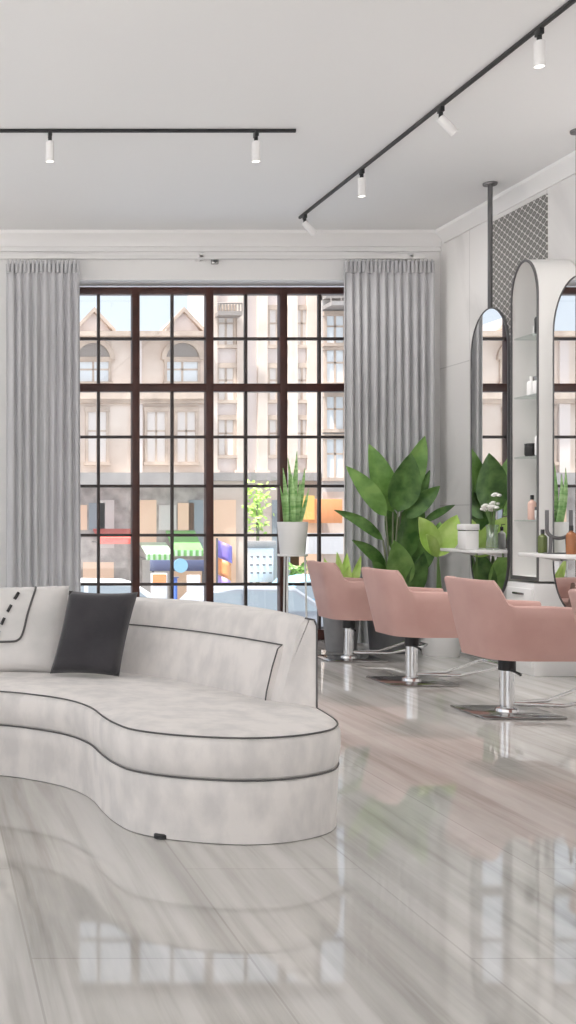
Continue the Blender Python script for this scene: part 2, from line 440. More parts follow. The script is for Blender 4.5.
# ---------------------------------------------------------------- track lights
TZ = CEIL - .035
def rail(name, p0, p1, label):
    p0 = Vector(p0); p1 = Vector(p1); d = (p1 - p0); ln = d.length; a = math.atan2(d.y, d.x)
    mb = MB().box(-ln / 2, ln / 2, -.014, .013, .014, .035, .003).box(-ln / 2, ln / 2, -.006, .006, .012, .016)
    bmesh.ops.rotate(mb.bm, cent=(0, 0, 0), matrix=RZ(a), verts=mb.bm.verts)
    c = (p0 + p1) / 2; bmesh.ops.translate(mb.bm, vec=c, verts=mb.bm.verts)
    return tag(mb.build(name, M['black'], origin=c), label, 'track rail')
TD = .7345 * WY
rail('track_rail', (-5.5, TD, TZ), (2.61, TD, TZ), 'black ceiling track running straight across from the left edge')
ta = Vector((3.405, .947 * WY, TZ)); tb = Vector((3.47, -1.0, TZ))
rail('track_rail', ta, tb, 'black ceiling track running diagonally to the upper right corner')
def spot(loc, tip, label, idx, group):
    """adapter + short stem + white cylinder pointing along tip"""
    root = thing('track_spotlight', label, 'spotlight', loc, group)
    L = Vector(loc); d = Vector(tip).normalized()
    MB().box(L.x - .013, L.x + .013, L.y - .03, L.y + .03, L.z - .02, L.z + .016, .003).tube([(L.x, L.y, L.z - .02), (L.x, L.y, L.z - .06)], .014, 10).build('stem', M['black'], root)
    j = L + Vector((0, 0, -.06))
    q = Vector((0, 0, 1)).rotation_difference(d).to_matrix()
    def cyl(prof):
        m_ = MB().lathe(prof, (0, 0, 0), 20); bmesh.ops.rotate(m_.bm, cent=(0, 0, 0), matrix=q, verts=m_.bm.verts)
        bmesh.ops.translate(m_.bm, vec=j, verts=m_.bm.verts); return m_
    cyl([(.012, -.012), (.028, -.008), (.03, 0), (.03, .132), (.028, .135), (.026, .128)]).build('lamp_body', M['spotwhite'], root)
    cyl([(.0255, .127), (.0255, .131)]).build('lens', M['lens'], root)
    return j + d * .145, d
SP = []
for px, tip, lab in ((50, (0, 0, -1), 'white cylinder spotlight left on the straight track'), (256, (0, 0, -1), 'white cylinder spotlight near the right end of the straight track')):
    SP.append(spot((at(px, 0, TD).x, TD, TZ), tip, lab, 0, 'spotlights on the straight track'))
for zz, tip, lab in ((.58, (.0, 0, -1), 'white spotlight hanging straight from the diagonal track, nearest the upper right corner'),
                     (.69, (.62, -.1, -.75), 'white spotlight tilted right on the middle of the diagonal track'),
                     (.814, (0, 0, -1), 'white spotlight hanging straight down near the far half of the diagonal track'),
                     (.935, (.62, -.1, -.75), 'small tilted spotlight at the far end of the diagonal track')):
    Y = zz * WY; t = (Y - ta.y) / (tb.y - ta.y)
    SP.append(spot((ta.x + (tb.x - ta.x) * t, Y, TZ), tip, lab, 0, 'spotlights on the diagonal track'))
for i, (p, d) in enumerate(SP):
    l = bpy.data.lights.new('spot lamp', 'SPOT'); l.energy = 35 if i < 2 else (90, 90, 70, 25)[i - 2]; l.spot_size = 2.0; l.spot_blend = .8; l.color = (1, .97, .94); l.shadow_soft_size = .03
    o = bpy.data.objects.new('spot_lamp', l); COL.objects.link(o); o.location = p
    o.rotation_euler = d.to_track_quat('-Z', 'Y').to_euler()

# ---------------------------------------------------------------- mosaic panel
mb = MB().box(WX - .012, WX, .826 * WY, .906 * WY, 2.0, 3.79)
tag(mb.build('tile_panel', M['tile'], origin=(WX, .86 * WY, 2.0)), 'grey and white patterned mosaic panel high on the right wall', 'tile panel')

# ---------------------------------------------------------------- mirrors hung from the ceiling
MX = 4.62
def pill(hw, z0, z1, n=20):
    """closed outline (y, z) with half-round ends, stretched like the photo's"""
    r = hw; hh = .36
    out = []
    for k in range(n + 1):
        a = PI * k / n; out.append((r * math.cos(a), z1 - hh + hh * math.sin(a)))
    for k in range(n + 1):
        a = PI + PI * k / n; out.append((r * math.cos(a), z0 + hh + hh * math.sin(a)))
    return out
def make_mirror(Yc, label):
    z0, z1, hw = .51, 2.925, .308
    root = thing('hanging_mirror', label, 'mirror', (MX, Yc, 0), 'tall rounded mirrors hung from the ceiling')
    P = pill(hw, z0, z1)
    MB().prism(P, lambda p, t: Vector((MX + (.012 if t else .0), Yc + p[0] * .99, (p[1] - 1.717) * .996 + 1.717))).build('mirror_glass', M['mirror'], root, sharp=.3)
    sec = [(-.004, -.004), (-.004, .005), (.016, .005), (.016, -.004)]
    fr = MB(); V = []
    n = len(P)
    for i, p in enumerate(P):
        a = Vector(P[i - 1]); b = Vector(P[(i + 1) % n]); tn = b - a; nn = Vector((tn.y, -tn.x)).normalized()
        V.append([fr.bm.verts.new((MX + sx, Yc + p[0] + nn.x * off, p[1] + nn.y * off)) for sx, off in sec])
    for i in range(n):
        A, B = V[i], V[(i + 1) % n]
        for k in range(4): fr.bm.faces.new((A[k], A[(k + 1) % 4], B[(k + 1) % 4], B[k]))
    fr.build('mirror_frame', M['gun'], root)
    MB().tube([(MX + .01, Yc, z1), (MX + .01, Yc, CEIL - .01)], .019, 12).build('ceiling_pole', M['gun'], root)
    MB().lathe([(.052, CEIL - .02), (.056, CEIL - .012), (.056, CEIL)], (MX + .01, Yc, 0), 24).build('ceiling_plate', M['gun'], root)
    return root
M1Y, M2Y = .852 * WY, .736 * WY
m1 = make_mirror(M1Y, 'tall rounded mirror hung from a dark pole, left of the arched shelf cabinet')
m2 = dup(m1, (MX, M2Y, 0), 'tall rounded mirror cut by the right edge, right of the arched shelf cabinet')

# counters under the mirrors
def counter(y0, y1, label):
    root = thing('wall_counter', label, 'counter', (4.49, (y0 + y1) / 2, .90), 'narrow white counters in front of the mirrors')
    MB().box(4.36, MX - .008, y0, y1, .918, .945, .004).build('counter_top', M['white'], root)
    for y in (y0 + .1, y1 - .1): MB().prism([(MX - .008, .918), (MX - .008, .885), (MX - .03, .885), (4.48, .91), (4.48, .918)], lambda p, t, y=y: Vector((p[0], y + (t - .5) * .02, p[1]))).build('bracket', M['white'], root)
    return root
C1 = (9.05, 9.69); C2 = (7.77, 8.41)
counter(*C1, 'white counter under the left mirror, with flowers and a box on it')
counter(*C2, 'white counter at the right edge, with a wire stand and bottles on it')
CT = .946

# ---------------------------------------------------------------- arched shelf cabinet
NY0, NY1 = .783 * WY, .8195 * WY
NYc = (NY0 + NY1) / 2; NH = (NY1 - NY0) / 2
ZB, ZT = .75, 3.20
root = thing('arched_cabinet', 'tall arched shelf cabinet with glass shelves between the two hanging mirrors', 'cabinet', (4.78, NYc, .70))
def arch(hw, z0, z1, n=18):
    out = [(-hw, z0), (hw, z0)]
    hh = .30
    for k in range(n + 1):
        a = PI * k / n; out.append((hw * math.cos(a), z1 - hh + hh * math.sin(a)))
    return out
Ao = arch(NH, ZB - .03, ZT); Ai = arch(NH - .015, ZB, ZT - .018)
# shell: outer and inner arch joined front and back
mb = MB(); bm = mb.bm
def ringv(A, x): return [bm.verts.new((x, NYc + a, z)) for a, z in A]
o0, o1, i0, i1 = ringv(Ao, MX), ringv(Ao, WX - .014), ringv(Ai, MX), ringv(Ai, WX - .014)
n = len(Ao)
for i in range(n):
    j = (i + 1) % n
    bm.faces.new((o0[i], o0[j], o1[j], o1[i])); bm.faces.new((i0[i], i1[i], i1[j], i0[j]))
    bm.faces.new((o0[i], i0[i], i0[j], o0[j])); bm.faces.new((o1[i], o1[j], i1[j], i1[i]))
mb.build('cabinet_shell', M['whitematte'], root)
MB().prism(arch(NH - .016, ZB, ZT - .019), lambda p, t: Vector((WX - .028 + t * .008, NYc + p[0], p[1]))).build('back_panel', M['marble'], root)
mb = MB(); V = []
for i, p in enumerate(Ao):
    q = Ai[i]
    V.append([mb.bm.verts.new((MX - .006, NYc + p[0], p[1])), mb.bm.verts.new((MX + .004, NYc + p[0] * 1.01, p[1])), mb.bm.verts.new((MX + .004, NYc + q[0], q[1])), mb.bm.verts.new((MX - .006, NYc + q[0], q[1]))])
for i in range(n):
    A, B = V[i], V[(i + 1) % n]
    for k in range(4): mb.bm.faces.new((A[k], A[(k + 1) % 4], B[(k + 1) % 4], B[k]))
mb.build('arch_frame', M['gun'], root)
SHELF = [2.615, 2.15, 1.68, 1.185]
for z in SHELF:
    MB().box(MX + .012, WX - .03, NY0 + .024, NY1 - .024, z - .012, z, .002).build('glass_shelf', M['clear'], root)
# pedestal
root = thing('drawer_unit', 'low white drawer unit under the arched shelf cabinet', 'drawer unit', (4.77, NYc, 0))
MB().box(MX - .03, WX - .016, NY0 - .0, NY1, 0, .70, .004).build('body', M['white'], root)
for z0, z1 in ((.06, .36), (.38, .66)):
    d = MB().box(MX - .046, MX - .03, NY0 + .015, NY1 - .015, z0, z1, .004).build('drawer', M['white'], root)
    MB().box(MX - .056, MX - .046, NYc - .08, NYc + .08, z1 - .05, z1 - .035, .003).build('handle', M['steel'], d)

def bottle(name, c, r, h, m, cap, label, cat='bottle', capm=None, group=None, pump=False):
    root = thing(name, label, cat, c, group); c = Vector(c)
    MB().lathe([(r * .9, 0), (r, .01), (r, h * .66), (r * .8, h * .74), (r * .36, h * .79), (r * .36, h * .84)], c, 18).build('body', m, root)
    k = MB().lathe([(r * .42, h * .83), (r * .42, h), (r * .34, h * 1.01)], c, 14)
    if pump: k.tube([(c.x, c.y, c.z + h), (c.x, c.y, c.z + h * 1.12), (c.x - r * .9, c.y, c.z + h * 1.12)], r * .12, 6)
    k.build('cap', capm or cap, root)
    return root
def jar(name, c, r, h, m, lidm, label, cat='jar', group=None):
    root = thing(name, label, cat, c, group); c = Vector(c)
    MB().lathe([(r * .85, 0), (r, .012), (r, h * .7), (r * .92, h * .74)], c, 18).build('body', m, root)
    MB().lathe([(r * .98, h * .74), (r * 1.0, h * .97), (r * .6, h)], c, 18).build('lid', lidm, root)
    return root
G = 'toiletries in the arched cabinet'
xs = MX + .07
bottle('bottle', (xs, NY0 + .11, SHELF[0] + .001), .038, .17, M['black'], M['black'], 'black bottle on the top shelf of the arched cabinet', group=G)
jar('jar', (xs + .05, NY0 + .22, SHELF[0] + .001), .04, .08, M['white'], M['white'], 'white jar on the top shelf of the arched cabinet', group=G)
jar('jar', (xs, NY0 + .13, SHELF[1] + .001), .04, .14, M['white'], M['steel'], 'white jar with grey lid on the second shelf of the arched cabinet', group=G)
bottle('bottle', (xs + .01, NY0 + .25, SHELF[1] + .001), .032, .15, M['white'], M['white'], 'white bottle on the second shelf of the arched cabinet', group=G)
jar('jar', (xs, NY0 + .24, SHELF[2] + .001), .045, .10, M['black'], M['black'], 'black round jar on the third shelf of the arched cabinet', group=G)
bottle('bottle', (xs, NY0 + .12, SHELF[2] + .001), .03, .20, M['white'], M['black'], 'white bottle with black cap on the third shelf of the arched cabinet', group=G)
bottle('bottle', (xs, NY0 + .22, SHELF[3] + .001), .032, .19, M['blush'], M['black'], 'pale bottle with black cap on the lowest glass shelf of the arched cabinet', group=G)
jar('jar', (xs, NY0 + .11, SHELF[3] + .001), .036, .10, M['white'], M['gun'], 'white jar with dark lid on the lowest glass shelf of the arched cabinet', group=G)

# things on the left counter
root = thing('storage_box', 'white lidded box standing on the left counter', 'box', (4.41, 9.27, CT))
MB().box(4.355, 4.465, 9.22, 9.36, CT, CT + .15, .006).build('body', M['white'], root)
MB().box(4.350, 4.470, 9.215, 9.365, CT + .155, CT + .205, .008).build('lid', M['white'], root)
MB().box(4.358, 4.462, 9.223, 9.357, CT + .148, CT + .157).build('gap_band', M['steel'], root)
bottle('pump_bottle', (4.49, 9.42, CT), .03, .18, M['white'], M['black'], 'white pump bottle with black top beside the white box on the left counter', pump=True)
jar('jar', (4.42, 9.42, CT), .026, .09, M['black'], M['black'], 'small black jar next to the pump bottle on the left counter')
vc = Vector((4.52, 9.115, CT))
root = thing('flower_vase', 'clear glass vase with white flowers on the left counter', 'vase', vc)
MB().lathe([(.045, 0), (.05, .01), (.042, .12), (.05, .2), (.047, .2), (.039, .12), (.045, .02)], vc, 20).build('glass', M['clear'], root)
rng = random.Random(4); st = MB()
for k in range(7):
    a = rng.uniform(0, 2 * PI); tip = vc + Vector((.04 * math.cos(a) - .01, .04 * math.sin(a), rng.uniform(.3, .47)))
    mid = vc + Vector((.015 * math.cos(a), .015 * math.sin(a), .2))
    st.tube([vc + Vector((0, 0, .03)), mid, tip], .004, 6)
    fl = MB()
    for q in range(5):
        b = 2 * PI * q / 5; c = tip + Vector((.022 * math.cos(b), .022 * math.sin(b), .01 * (q % 2)))
        t = bmesh.new(); bmesh.ops.create_icosphere(t, subdivisions=2, radius=.02); bmesh.ops.scale(t, vec=(1, 1, .6), verts=t.verts)
        bmesh.ops.translate(t, vec=c, verts=t.verts); fl.merge(t)
    fl.build('flower', M['petal'], root)
st.build('flower_stems', M['stem'], root)

# things on the right counter
root = thing('wire_stand', 'dark wire U-shaped stand on the right counter', 'stand', (4.48, 8.08, CT))
def cp(dx, dz, dy=0): return Vector((4.48 + dx, 8.08 + dy, CT + dz))
w = MB(); 
w.tube([cp(-.085, .31)] + [cp(-.085 * math.cos(a) , .17 - .06 * math.sin(a)) for a in [PI * k / 12 for k in range(13)]] + [cp(.085, .31)], .013, 8)
w.build('cradle', M['gun'], root)
for dx in (-.055, .055):
    MB().tube([cp(dx, .135), cp(dx * 1.15, .005), cp(dx * 1.15 - .0, .0)], .012, 8).build('leg', M['gun'], root)
MB().box(4.48 - .09, 4.48 + .09, 8.04, 8.12, CT, CT + .008, .002).build('base_plate', M['gun'], root)
bottle('bottle', (4.44, 8.22, CT), .032, .17, M['olive'], M['black'], 'olive green bottle behind the wire stand on the right counter')
bottle('bottle', (4.50, 7.96, CT), .034, .2, M['amber'], M['black'], 'amber bottle at the right edge, beside the wire stand on the counter')

# ---------------------------------------------------------------- salon chairs
def make_chair(loc, label):
    root = thing('salon_chair', label, 'chair', loc, 'pink salon chairs in a row')
    L = Vector(loc)
    W = .33
    path = []
    for x in (.265, .19, .1, 0, -.08, -.13): path.append((x, -W))
    for k in range(1, 9):
        a = PI / 2 * k / 9; path.append((-.15 - .19 * math.sin(a), -W + .19 * (1 - math.cos(a))))
    path += [(-.34, -.12), (-.34, -.04), (-.34, .04), (-.34, .12)]
    path += [(x, -y) for x, y in path[:14][::-1]]
    n = len(path)
    def hgt(x):
        t = min(1, max(0, (-.20 - x) / .07)); t = t * t * (3 - 2 * t)
        return .68 + t * .150 - .05 * max(0, x)
    zb = .355
    def ring(inset):
        R = []
        for i, (x, y) in enumerate(path):
            a = Vector(path[max(i - 1, 0)]); b = Vector(path[min(i + 1, n - 1)]); t = (b - a).normalized(); nn = Vector((t.y, -t.x))  # inward
            R.append((x, y, nn))
        return R
    base = ring(0)
    def pt(i, z, inset):
        x, y, nn = base[i]
        k = (z - zb) / .3; 
        flare = min(max(k, 0), 1.7)
        fx = x * 1.0 + (-.065 * (k - .8) if x < 0 else -.03 * k + .03) * min(1, abs(x) / .2) + nn.x * inset
        fy = y * (.91 + .075 * k) + nn.y * inset
        return Vector((L.x + fx + .085, L.y + fy, L.z + z))
    sh = MB(); rings = []
    for i in range(n):
        h = hgt(path[i][0]); col = []
        for k in range(6): col.append(pt(i, zb + (h - .012 - zb) * k / 5, 0))
        col.append(pt(i, h, .012)); col.append(pt(i, h, .052))
        for k in range(4): col.append(pt(i, h - .012 - (h - .46) * k / 3, .064))
        rings.append(col)
    V = [[sh.bm.verts.new(p) for p in c] for c in rings]
    for A, B in zip(V, V[1:]):
        for k in range(len(A) - 1): sh.bm.faces.new((A[k], B[k], B[k + 1], A[k + 1]))
    for c in (V[0], V[-1]): sh.bm.faces.new(c)
    sh.bm.faces.new([c[0] for c in V])                # underside
    sh.build('shell', M['pink'], root, sharp=.9)
    # seat cushion and front rail
    cpts = [(.25, -.215), (.265, -.2), (.265, .2), (.25, .215)] + [(-.10, .215), (-.2, .16), (-.23, 0), (-.2, -.16), (-.10, -.215)]
    def cz(z, s): return [Vector((L.x + .105 + (x - .02) * s, L.y + y * s, L.z + z)) for x, y in cpts]
    MB().rings([cz(.36, .98), cz(.37, 1), cz(.485, 1), cz(.50, .97), cz(.505, .88)]).build('seat_cushion', M['pink'], root, sharp=.9)
    MB().lathe([(.1, .335), (.1, .354)], L, 20).tube([L + Vector((0, 0, .265)), L + Vector((0, 0, .34))], .05, 20).build('pump_cover', M['black'], root)
    MB().tube([L + Vector((0, 0, .01)), L + Vector((0, 0, .275))], .042, 20).lathe([(.07, .012), (.065, .03), (.045, .04)], L, 20).build('column', M['chrome'], root)
    MB().tube([L + Vector((0, -.04, .27)), L + Vector((-.02, -.16, .27)), L + Vector((-.02, -.2, .262))], .008, 8).build('pump_lever', M['black'], root)
    MB().box(L.x - .25, L.x + .25, L.y - .22, L.y + .22, L.z, L.z + .014, .005).build('base_plate', M['steel'], root)
    f = MB()
    f.tube([L + Vector((.03, -.02, .06)), L + Vector((.3, -.10, .06)), L + Vector((.56, -.17, .13)), L + Vector((.60, -.14, .14)), L + Vector((.60, .14, .14)), L + Vector((.56, .17, .13)), L + Vector((.3, .10, .06)), L + Vector((.03, .02, .06))], .012, 8)
    f.build('footrest', M['chrome'], root)
    return root
c1 = make_chair((3.56, .636 * WY, 0), 'pink salon chair largest in full view, in front of the white drawer unit')
dup(c1, (3.535, .756 * WY, 0), 'pink salon chair second from the window, in front of the tall leafy plant')
dup(c1, (3.575, .879 * WY, 0), 'pink salon chair nearest the window, beside the end of the sofa')
dup(c1, (3.60, .515 * WY, 0), 'pink salon chair cut off by the right edge of the picture')

# ---------------------------------------------------------------- sofa
front = [(-1.35, 5.70), (-1.15, 5.36), (-.7, 5.22), (-.2, 5.28), (.1, 5.31), (.33, 5.285), (.492, 5.18), (.617, 5.04), (.685, 4.85), (.705, 4.63), (.728, 4.47), (.785, 4.32), (.943, 4.21), (1.156, 4.16), (1.352, 4.20), (1.52, 4.31), (1.60, 4.43), (1.635, 4.56), (1.65, 4.74)]
outer = [(1.66, 4.92), (1.66, 5.15), (1.58, 5.55), (1.38, 5.98), (1.08, 6.24), (.7, 6.36), (.3, 6.42), (-.3, 6.48), (-.9, 6.42), (-1.3, 6.15)]
fr2 = smooth_path([Vector((x, y, 0)) for x, y in front], 4)
ot2 = smooth_path([Vector((x, y, 0)) for x, y in outer], 4)
outline = fr2 + ot2
SZ0, SEAM, SEAT = .003, .238, .40
sofa = thing('curved_sofa', 'large curved off-white velvet sofa with dark piping', 'sofa', (.5, 5.4, 0))
def inset(pts, d):
    n = len(pts); out = []
    for i, p in enumerate(pts):
        t = (pts[(i + 1) % n] - pts[i - 1]); nn = Vector((-t.y, t.x, 0)).normalized()
        out.append(p + nn * d)
    return out
def lay(d, z): return [Vector((p.x, p.y, z)) for p in inset(outline, d)]
area = sum(outline[i].x * outline[(i + 1) % len(outline)].y - outline[(i + 1) % len(outline)].x * outline[i].y for i in range(len(outline)))
SG = 1 if area > 0 else -1
def LY(d, z): return lay(d * SG, z)
MB().rings([LY(.010, SZ0), LY(.009, .08), LY(.004, .16), LY(.002, SEAM - .01), LY(.012, SEAM)]).build('base', M['fabric'], sofa, sharp=1.2)
def cap_inner(k): # shrink toward a spine for a domed top
    c = Vector((.9, 5.5, 0)); return k
MB().rings([LY(.012, SEAM), LY(.002, SEAM + .012), LY(-.006, SEAM + .07), LY(-.004, SEAT - .03), LY(.012, SEAT - .004), LY(.05, SEAT + .006), LY(.12, SEAT + .014)]).build('seat_cushion', M['fabric'], sofa, sharp=1.2)
pp = MB(); pp.tube(LY(.006, SEAT - .006), .0036, 6, closed=True); pp.build('seat_piping', M['piping'], sofa)
pp = MB(); pp.tube(LY(.002, SEAM), .0034, 6, closed=True); pp.build('base_piping', M['piping'], sofa)
for x, y in ((.873, 4.268),):
    MB().lathe([(.026, 0), (.026, .014), (.02, .018)], (x, y, 0), 14).build('foot', M['black'], sofa)
# backrest shell: inner foot line and outer foot line
inn = [(1.50, 4.84), (1.46, 4.96), (1.36, 5.24), (1.20, 5.56), (.99, 5.82), (.66, 6.02), (.3, 6.10), (-.3, 6.14), (-.85, 6.10), (-1.15, 5.95)]
out_ = [(1.64, 4.80), (1.645, 5.0), (1.60, 5.40), (1.45, 5.80), (1.17, 6.12), (.75, 6.30), (.3, 6.37), (-.3, 6.42), (-.9, 6.36), (-1.25, 6.12)]
NB = 48
I = resample(smooth_path([Vector((x, y, 0)) for x, y in inn], 6), NB)
O = resample(smooth_path([Vector((x, y, 0)) for x, y in out_], 6), NB)
BT = .775
sh = MB(); rs = []
for a, b in zip(I, O):
    d = (b - a).normalized()
    def q(p, off, z): return Vector((p.x, p.y, z)) + d * off
    rs.append([q(a, 0, .36), q(a, .0, .42), q(a, .035, .56), q(a, .065, .70), q(a, .078, BT - .03), q(a, .095, BT - .006), q(a, .12, BT), q(b, -.03, BT), q(b, -.008, BT - .01), q(b, 0, BT - .04), q(b, 0, .6), q(b, 0, .36)])
sh.rings(rs).build('back_shell', M['fabric'], sofa, sharp=1.0)
# upholstered inner pad with piping
k0 = 1
pad = MB(); rs = []; PT = []
for k in range(k0, NB):
    a, b = I[k], O[k]; d = (b - a).normalized(); tg = (I[min(k + 1, NB - 1)] - I[k - 1]).normalized()
    def q(off, z): return Vector((a.x, a.y, z)) + d * off
    rs.append([q(.02, .39), q(-.022, .39), q(-.015, .45), q(.010, .56), q(.032, .635), q(.05, .652), q(.09, .655)])
V = [[pad.bm.verts.new(p) for p in r] for r in rs]
# slant the end like the photo: the pad's lower edge stops further in
for j, p in enumerate(rs[0]): pass
for A, B in zip(V, V[1:]):
    for j in range(7): pad.bm.faces.new((A[j], A[(j + 1) % 7], B[(j + 1) % 7], B[j]))
pad.bm.faces.new(V[0]); pad.bm.faces.new(V[-1][::-1])
pad.build('back_pad', M['fabric'], sofa, sharp=1.0)
line = [rs[0][1], rs[0][2], rs[0][3], rs[0][4], rs[0][5]] + [r[5] for r in rs[1:]]
MB().tube([p + Vector((-.004, -.006, .002)) for p in line], .0032, 6).build('pad_piping', M['piping'], sofa)
e0 = [Vector((O[0].x, O[0].y, z)) for z in (.40, .6, BT - .03)]
MB().tube(e0 + [Vector((O[0].x - .012, O[0].y - .004, BT - .004)), Vector((O[0].x - .05, O[0].y, BT + .002))], .0042, 6).build('end_piping', M['piping'], sofa)

# ---------------------------------------------------------------- cushions
def cushion_bm(w, h, t, n=18, pinch=.35):
    """soft square pillow in the x,z plane"""
    mb = MB(); bm = mb.bm; F_, B_ = [], []
    for i in range(n + 1):
        ra, rb = [], []
        for j in range(n + 1):
            u = 2 * i / n - 1; v = 2 * j / n - 1
            e = (1 - u ** 4) * (1 - v ** 4)
            k = t / 2 * e ** .45
            sx = w / 2 * u * (1 - .05 * (1 - v * v) * abs(u)); sz = h / 2 * v * (1 - .05 * (1 - u * u) * abs(v))
            cre = .012 * math.exp(-((u - .1) ** 2 * 30 + (v + .25) ** 2 * 3))
            edge = i in (0, n) or j in (0, n)
            a = bm.verts.new((sx, -k + cre, sz)); ra.append(a)
            rb.append(a if edge else bm.verts.new((sx, k, sz)))
        F_.append(ra); B_.append(rb)
    for i in range(n):
        for j in range(n):
            bm.faces.new((F_[i][j], F_[i + 1][j], F_[i + 1][j + 1], F_[i][j + 1]))
            f = (B_[i][j], B_[i][j + 1], B_[i + 1][j + 1], B_[i + 1][j])
            if len(set(f)) == 4: bm.faces.new(f)
    return mb
# charcoal pillow, leaning on the back and turned on its corner line
pc = Vector((.825, 5.66, .628))
root = thing('throw_pillow', 'charcoal square throw pillow leaning against the sofa back', 'pillow', pc)
mb = cushion_bm(.345, .42, .14)
bm = mb.bm
for v in bm.verts: v.co.x += v.co.z * .19
RR = RZ(-.32) @ RX(-.22)
bmesh.ops.rotate(bm, cent=(0, 0, 0), matrix=RR, verts=bm.verts); bmesh.ops.translate(bm, vec=pc, verts=bm.verts)
mb.build('pillow_cover', M['charcoal'], root, sharp=2)
# pale cushion with dark lacing at the left edge
pc2 = Vector((.31, 5.875, .625))
root = thing('laced_cushion', 'pale cushion with dark dashed lacing and piping at the left edge of the sofa', 'cushion', pc2)
R2 = RZ(-.08) @ RX(-.2)
def place(mb, R, c):
    bmesh.ops.rotate(mb.bm, cent=(0, 0, 0), matrix=R, verts=mb.bm.verts); bmesh.ops.translate(mb.bm, vec=c, verts=mb.bm.verts); return mb
mb = cushion_bm(.84, .46, .15)
place(mb, R2, pc2).build('cushion_cover', M['fabric2'], root, sharp=2)
def skin(x, z, w=.84, h=.46, t=.15):
    u = 2 * x / w; v = 2 * z / h; e = max(0, (1 - u ** 4) * (1 - v ** 4)); return Vector((x, -t / 2 * e ** .45 - .004, z))
pts = smooth_path([skin(-.36, -.07), skin(-.1, -.07), skin(.10, -.07), skin(.155, -.06), skin(.18, -.02), skin(.205, .08), skin(.24, .19), skin(.245, .215)], 5)
place(MB().tube(pts, .006, 6), R2, pc2).build('piping', M['piping'], root)
for k in range(4):
    t0 = k / 4 + .04; t1 = t0 + .13
    q = lambda t: skin(.045 + .125 * t ** 1.3, -.06 + .265 * t)
    place(MB().tube([q(t0), q((t0 + t1) / 2), q(t1)], .0085, 6), R2, pc2).build('lacing_stitch', M['black'], root)

# ---------------------------------------------------------------- plants
def leaf_grid(base, tip, width, face=Vector((0, -1, 0)), sag=.0, fold=.25, shape=.5, nu=12, nv=5, base_w=.0):
    base, tip = Vector(base), Vector(tip); ax = tip - base; ln = ax.length; a = ax.normalized()
    side = a.cross(face).normalized(); nrm = side.cross(a).normalized()
    g = []
    for i in range(nu + 1):
        t = i / nu
        w = width / 2 * (max(1e-3, math.sin(PI * t ** shape)) ** .8 * (1 - base_w) + base_w * (1 - t ** 2.5))
        w = max(w, .002)
        c = base + a * ln * t + Vector((0, 0, 1)) * sag * (math.sin(PI * t) - 0) + nrm * (.06 * ln * math.sin(PI * t))
        row = []
        for j in range(-nv // 2 + 1, nv // 2 + 1):
            v = j / (nv // 2)
            row.append(c + side * w * v + nrm * (-fold * w * (1 - abs(v)) + .05 * w * math.sin(9 * t) * abs(v)))
        g.append(row)
    return g
def leaf(parent, base, tip, width, m, **k):
    return MB().sheet(leaf_grid(base, tip, width, **k), .003).build('leaf', m, parent, sharp=1.2)
def pot(parent, c, r0, r1, h, m):
    c = Vector(c)
    MB().lathe([(r0 * .96, 0), (r0, .01), (r1, h - .01), (r1 * .99, h), (r1 * .9, h), (r1 * .88, h - .05)], c, 32).build('pot', m, parent)
    MB().lathe([(r1 * .87, h - .07), (r1 * .86, h - .045)], c, 24).build('soil', M['soil'], parent)

# tall leafy plant in the dark planter
BY = 10.22
pb = Vector((at(392, 0, BY).x, BY, 0))
root = thing('leafy_plant', 'tall plant with broad dark green leaves before the right curtain', 'plant', pb)
pot(root, pb, .19, .22, .42, M['darkpot'])
rng = random.Random(11)
BL = [  # base px,y  tip px,y  width px  dy  material  sag
    ((393, 512), (369, 444), 26, -.05, 'leafmid', .0), ((402, 500), (425, 436), 24, .02, 'leafmid', 0), ((398, 512), (411, 453), 33, -.15, 'leafdark', 0),
    ((386, 516), (346, 466), 19, -.1, 'leafmid', .02), ((404, 518), (440, 486), 19, -.1, 'leafdark', .01), ((383, 540), (334, 510), 11, -.05, 'leafdark', .04),
    ((386, 568), (352, 540), 12, -.15, 'leafdark', .03), ((424, 522), (455, 505), 8, .1, 'leafdark', .01), ((402, 590), (394, 540), 30, -.3, 'leafmid', 0),
    ((404, 560), (410, 505), 27, -.02, 'leafdark', 0), ((414, 575), (434, 528), 22, .05, 'leafdark', .01), ((398, 556), (386, 500), 20, .1, 'leafdark', 0),
    ((408, 600), (424, 552), 24, -.2, 'leafdark', .01), ((392, 600), (372, 560), 20, -.2, 'leafdark', .02), ((402, 535), (430, 470), 16, .12, 'leafdark', 0),
    ((410, 592), (412, 548), 26, .1, 'leafmid', 0), ((404, 540), (420, 500), 26, .1, 'leafdark', 0)]
for (b, t, w, dy, mm, sg) in BL:
    B = at(*b, BY + dy * .4); T_ = at(*t, BY + dy)
    face = Vector((rng.uniform(-.35, .35), -1, rng.uniform(-.1, .35)))
    leaf(root, B, T_, w * BY / F, M[mm], face=face, sag=sg, fold=.3, shape=.75)
    MB().tube([pb + Vector((rng.uniform(-.07, .07), rng.uniform(-.06, .06), .37)), (pb + Vector((0, 0, .37))).lerp(B, .55) + Vector((0, 0, .03)), B], .009, 8, radii=[.013, .01, .007]).build('stalk', M['trunk'], root)

